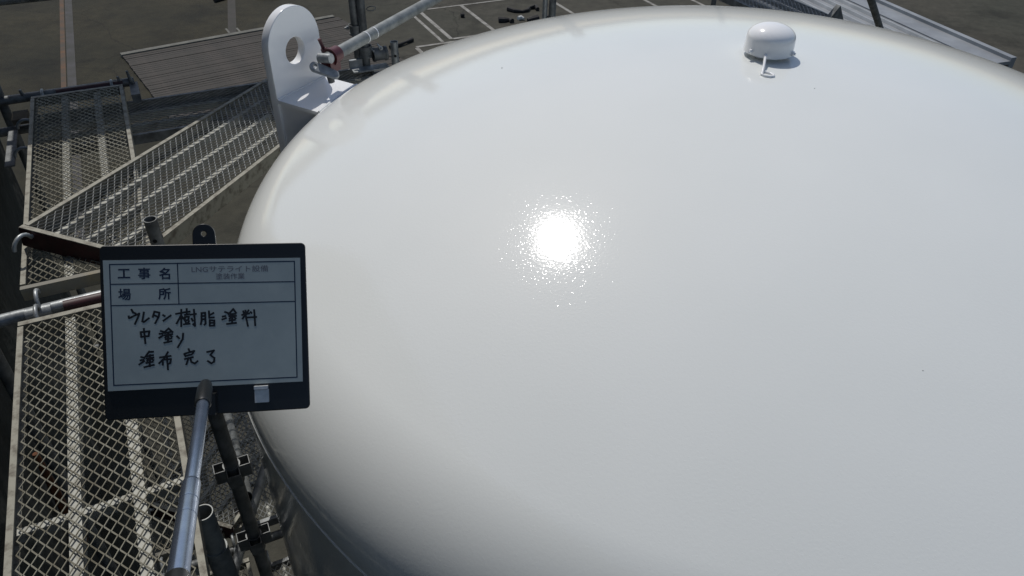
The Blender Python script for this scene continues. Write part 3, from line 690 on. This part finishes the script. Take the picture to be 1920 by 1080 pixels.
STROKES = [[(-87.7,28.4),(-86.0,24.9),(-83.0,23.4)],[(-91.1,20.3),(-90.7,17.9),(-88.0,18.7)],[(-87.6,19.2),(-78.9,23.2),(-80.9,17.5),(-84.3,10.4)],[(-73.5,24.5),(-75.7,13.4),(-73.9,12.4),(-67.9,17.0)],[(-61.4,25.0),(-63.4,18.3)],[(-61.4,25.0),(-55.6,23.4),(-56.6,18.5),(-60.9,10.4)],[(-61.1,20.2),(-57.5,18.1)],[(-51.6,20.3),(-49.4,18.8)],[(-51.4,13.0),(-42.5,19.5)],[(-36.5,21.2),(-28.3,22.4)],[(-30.0,26.4),(-30.7,5.3)],[(-30.7,18.6),(-36.0,9.0)],[(-29.4,17.5),(-27.6,14.5)],[(-26.9,22.8),(-20.0,23.6)],[(-23.6,27.1),(-23.8,20.3)],[(-26.1,19.6),(-20.6,20.4)],[(-26.2,16.9),(-21.4,17.3),(-22.2,12.9),(-26.1,12.5),(-26.2,16.9)],[(-25.4,11.5),(-24.9,9.0)],[(-21.3,11.8),(-22.8,9.0)],[(-27.8,7.7),(-20.5,8.4)],[(-19.2,19.6),(-12.7,20.4)],[(-15.1,25.9),(-14.4,5.2),(-16.8,7.7)],[(-18.2,14.7),(-17.0,11.7)],[(-6.3,21.1),(-6.5,11.8),(-7.6,6.9)],[(-6.3,21.1),(-1.9,21.5),(-1.9,7.7),(-3.3,6.2)],[(-5.9,17.2),(-2.2,17.5)],[(-6.0,13.2),(-2.3,13.4)],[(8.1,20.8),(3.1,18.1)],[(2.6,23.3),(2.8,14.9),(8.4,15.2)],[(3.2,11.9),(3.0,5.0)],[(3.2,11.9),(8.7,11.2),(8.5,4.8),(3.0,4.7)],[(3.5,8.4),(8.2,8.3)],[(21.7,21.6),(25.1,20.3)],[(18.7,15.8),(22.2,16.4)],[(18.1,12.0),(23.0,13.8)],[(32.1,25.2),(25.8,18.5)],[(32.1,24.7),(35.2,19.6)],[(27.7,18.4),(34.2,18.9)],[(26.6,16.0),(35.1,16.2)],[(30.5,18.3),(30.3,11.9)],[(28.7,14.8),(27.0,12.5)],[(32.7,14.7),(34.5,12.7)],[(26.5,10.3),(33.5,11.1)],[(30.1,12.2),(29.9,6.4)],[(23.5,6.2),(34.8,7.2)],[(43.8,21.8),(44.6,18.8)],[(50.4,22.8),(48.2,19.2)],[(42.2,17.1),(51.2,18.6)],[(46.6,22.7),(46.9,14.7),(48.9,2.7)],[(45.5,16.3),(42.7,12.1)],[(52.7,20.5),(53.9,19.0)],[(47.3,13.5),(59.6,13.8)],[(57.1,22.9),(57.9,2.9)],[(-77.9,-0.1),(-77.5,-5.9)],[(-77.9,-0.1),(-68.0,0.7),(-69.1,-5.3),(-77.5,-5.9)],[(-74.2,4.2),(-73.0,-14.3)],[(-54.9,0.5),(-51.8,-0.6)],[(-56.4,-2.9),(-53.0,-3.0)],[(-57.0,-8.2),(-52.2,-5.0)],[(-45.3,3.5),(-51.4,-2.1)],[(-45.3,3.0),(-40.9,-1.6)],[(-49.6,-2.2),(-42.3,-1.0)],[(-50.6,-5.1),(-41.5,-4.0)],[(-45.9,-1.4),(-46.1,-8.2)],[(-47.9,-5.7),(-49.8,-8.1)],[(-44.0,-5.4),(-42.0,-7.4)],[(-49.8,-10.2),(-42.5,-9.3)],[(-46.6,-7.2),(-46.8,-14.0)],[(-51.3,-14.5),(-42.6,-12.8)],[(-36.1,-6.7),(-33.4,-9.7)],[(-28.7,-3.6),(-29.6,-10.9),(-35.6,-20.9)],[(-78.5,-30.9),(-74.7,-32.2)],[(-79.5,-35.1),(-75.4,-34.6)],[(-81.0,-40.2),(-74.9,-36.1)],[(-68.8,-24.3),(-73.5,-30.6)],[(-69.5,-25.2),(-64.3,-25.0)],[(-71.7,-30.4),(-64.5,-29.3)],[(-72.7,-33.3),(-64.1,-32.3)],[(-68.1,-28.7),(-68.3,-36.4)],[(-70.3,-34.4),(-71.9,-36.5)],[(-66.4,-34.1),(-64.2,-35.7)],[(-72.9,-38.7),(-65.2,-37.6)],[(-68.7,-35.5),(-69.0,-43.2)],[(-75.3,-43.9),(-64.0,-41.5)],[(-56.9,-32.6),(-44.1,-31.3)],[(-47.2,-26.2),(-52.0,-34.3),(-58.0,-39.9)],[(-53.8,-35.7),(-53.6,-42.1)],[(-53.8,-35.7),(-44.1,-35.2),(-45.2,-40.5),(-46.7,-40.9)],[(-48.7,-31.1),(-47.9,-48.2)],[(-23.0,-23.4),(-22.0,-26.1)],[(-28.4,-29.4),(-26.6,-32.8)],[(-27.6,-29.2),(-16.3,-26.2),(-18.3,-29.3)],[(-25.4,-31.9),(-19.4,-30.6)],[(-27.8,-36.0),(-18.1,-34.0)],[(-23.2,-34.7),(-26.2,-42.9)],[(-21.5,-34.3),(-20.2,-40.0),(-16.1,-42.2),(-12.7,-39.2)],[(-1.3,-28.4),(7.1,-26.8),(2.7,-32.2)],[(2.7,-32.5),(7.4,-36.4),(6.6,-41.1),(3.5,-42.9),(-0.8,-39.8)]]
bm = bmesh.new()
for s in STROKES: ribbon(bm, s, 2.45, 0.00132)
hw = finish(bm, 'handwriting', M['ink'], bd); hw['label'] = 'handwritten lines ウレタン樹脂塗料 中塗り 塗布完了'
def printed(name, items, m, parent):
    """items: (text, cx, cy, size mm, weight); built-in CJK fallback glyphs turned into one mesh"""
    allbm = bmesh.new()
    for tx, cx, cy, size, wt, xs in items:
        cu = bpy.data.curves.new('txt', 'FONT'); cu.body = tx; cu.size = size * mm; cu.align_x = 'CENTER'; cu.align_y = 'CENTER'; cu.offset = wt * mm; cu.fill_mode = 'FRONT'; cu.resolution_u = 3
        o = bpy.data.objects.new('txt', cu); COL.objects.link(o)
        dg = bpy.context.evaluated_depsgraph_get(); me = bpy.data.meshes.new_from_object(o.evaluated_get(dg))
        bpy.data.objects.remove(o); bpy.data.curves.remove(cu)
        xsv = [v.co.x for v in me.vertices] or [0]; ysv = [v.co.y for v in me.vertices] or [0]
        mx, my = (min(xsv) + max(xsv)) / 2, (min(ysv) + max(ysv)) / 2
        me.transform(Matrix.Translation((cx * mm, cy * mm, 0.00128)) @ Matrix.Rotation(R_(-0.6), 4, 'Z') @ Matrix.Scale(xs, 4, (1, 0, 0)) @ Matrix.Translation((-mx, -my, 0)))
        allbm.from_mesh(me); bpy.data.meshes.remove(me)
    me = bpy.data.meshes.new(name); allbm.to_mesh(me); allbm.free()
    return link(name, me, m, parent)
printed('printed_heading', [('工', -94.8, 73.2, 15, 0.42, 1), ('事', -71.6, 72.8, 15, 0.34, 1), ('名', -48.1, 72.1, 15, 0.42, 1), ('場', -95.0, 47.4, 15, 0.34, 1), ('所', -48.9, 46.7, 15, 0.42, 1)], M['blue_print'], bd)
printed('typed_title', [('LNGサテライト設備', 29.8, 76.2, 8.8, 0.08, 1.18), ('塗装作業', 29.5, 66.9, 8.4, 0.08, 1.05)], M['grey_print'], bd)
bm = bmesh.new(); box(bm, (0.055, -0.0955, 0.0002), (0.0722, -0.079, 0.0062)); box(bm, (0.0545, -0.0785, 0.0002), (0.0715, -0.0745, 0.0075))
finish(bm, 'magnet_clip', M['clip'], bd)
# rod: clamp head, upper and lower telescopic sections
Minv = bd.matrix_world.inverted() if False else basis(BX, BY, BZ, C0).inverted()
q0 = Minv @ Vector((-0.3755, 0.660, 5.832)); q0 = q0 + ((Minv @ Vector((-0.247, 0.311, 5.972))) - q0).normalized() * 0.033 + Vector((0.0, 0, 0)); q1 = Minv @ Vector((-0.247, 0.311, 5.972)); dr = (q1 - q0).normalized(); Lr = (q1 - q0).length
bm = bmesh.new(); rodm(bm, [q0 - dr * 0.012, q0 + dr * 0.004, q0 + dr * 0.044, q0 + dr * 0.048], [0.0070, 0.0090, 0.0094, 0.0080], 20); head = finish(bm, 'rod_head', M['black'], bd, 40)
bm = bmesh.new(); box(bm, (-0.011, -0.106, 0.0002), (0.009, -0.080, 0.016)); finish(bm, 'rod_socket', M['black'], bd)
bm = bmesh.new(); rodm(bm, [q0 + dr * 0.046, q0 + dr * (Lr * 0.62)], 0.0068, 24); rod = finish(bm, 'rod', M['rod'], bd, 40)
bm = bmesh.new(); e0 = q0 + dr * (Lr * 0.62); rodm(bm, [e0 - dr * 0.002, e0, e0 + dr * 0.004, q1 + dr * 0.006], [0.0070, 0.0082, 0.0085, 0.0085], 24); finish(bm, 'lower_section', M['rod'], rod, 40)
bm = bmesh.new(); rodm(bm, [e0 + dr * 0.03, e0 + dr * 0.0325], 0.0087, 24); rodm(bm, [e0 + dr * 0.055, e0 + dr * 0.0575], 0.0087, 24); finish(bm, 'ring', M['rod'], rod, 40)
bm = bmesh.new(); rodm(bm, [q1 + dr * 0.002, q1 + dr * 0.006, q1 + dr * 0.14], [0.0090, 0.0105, 0.0118], 24); finish(bm, 'grip', M['black'], rod, 40)
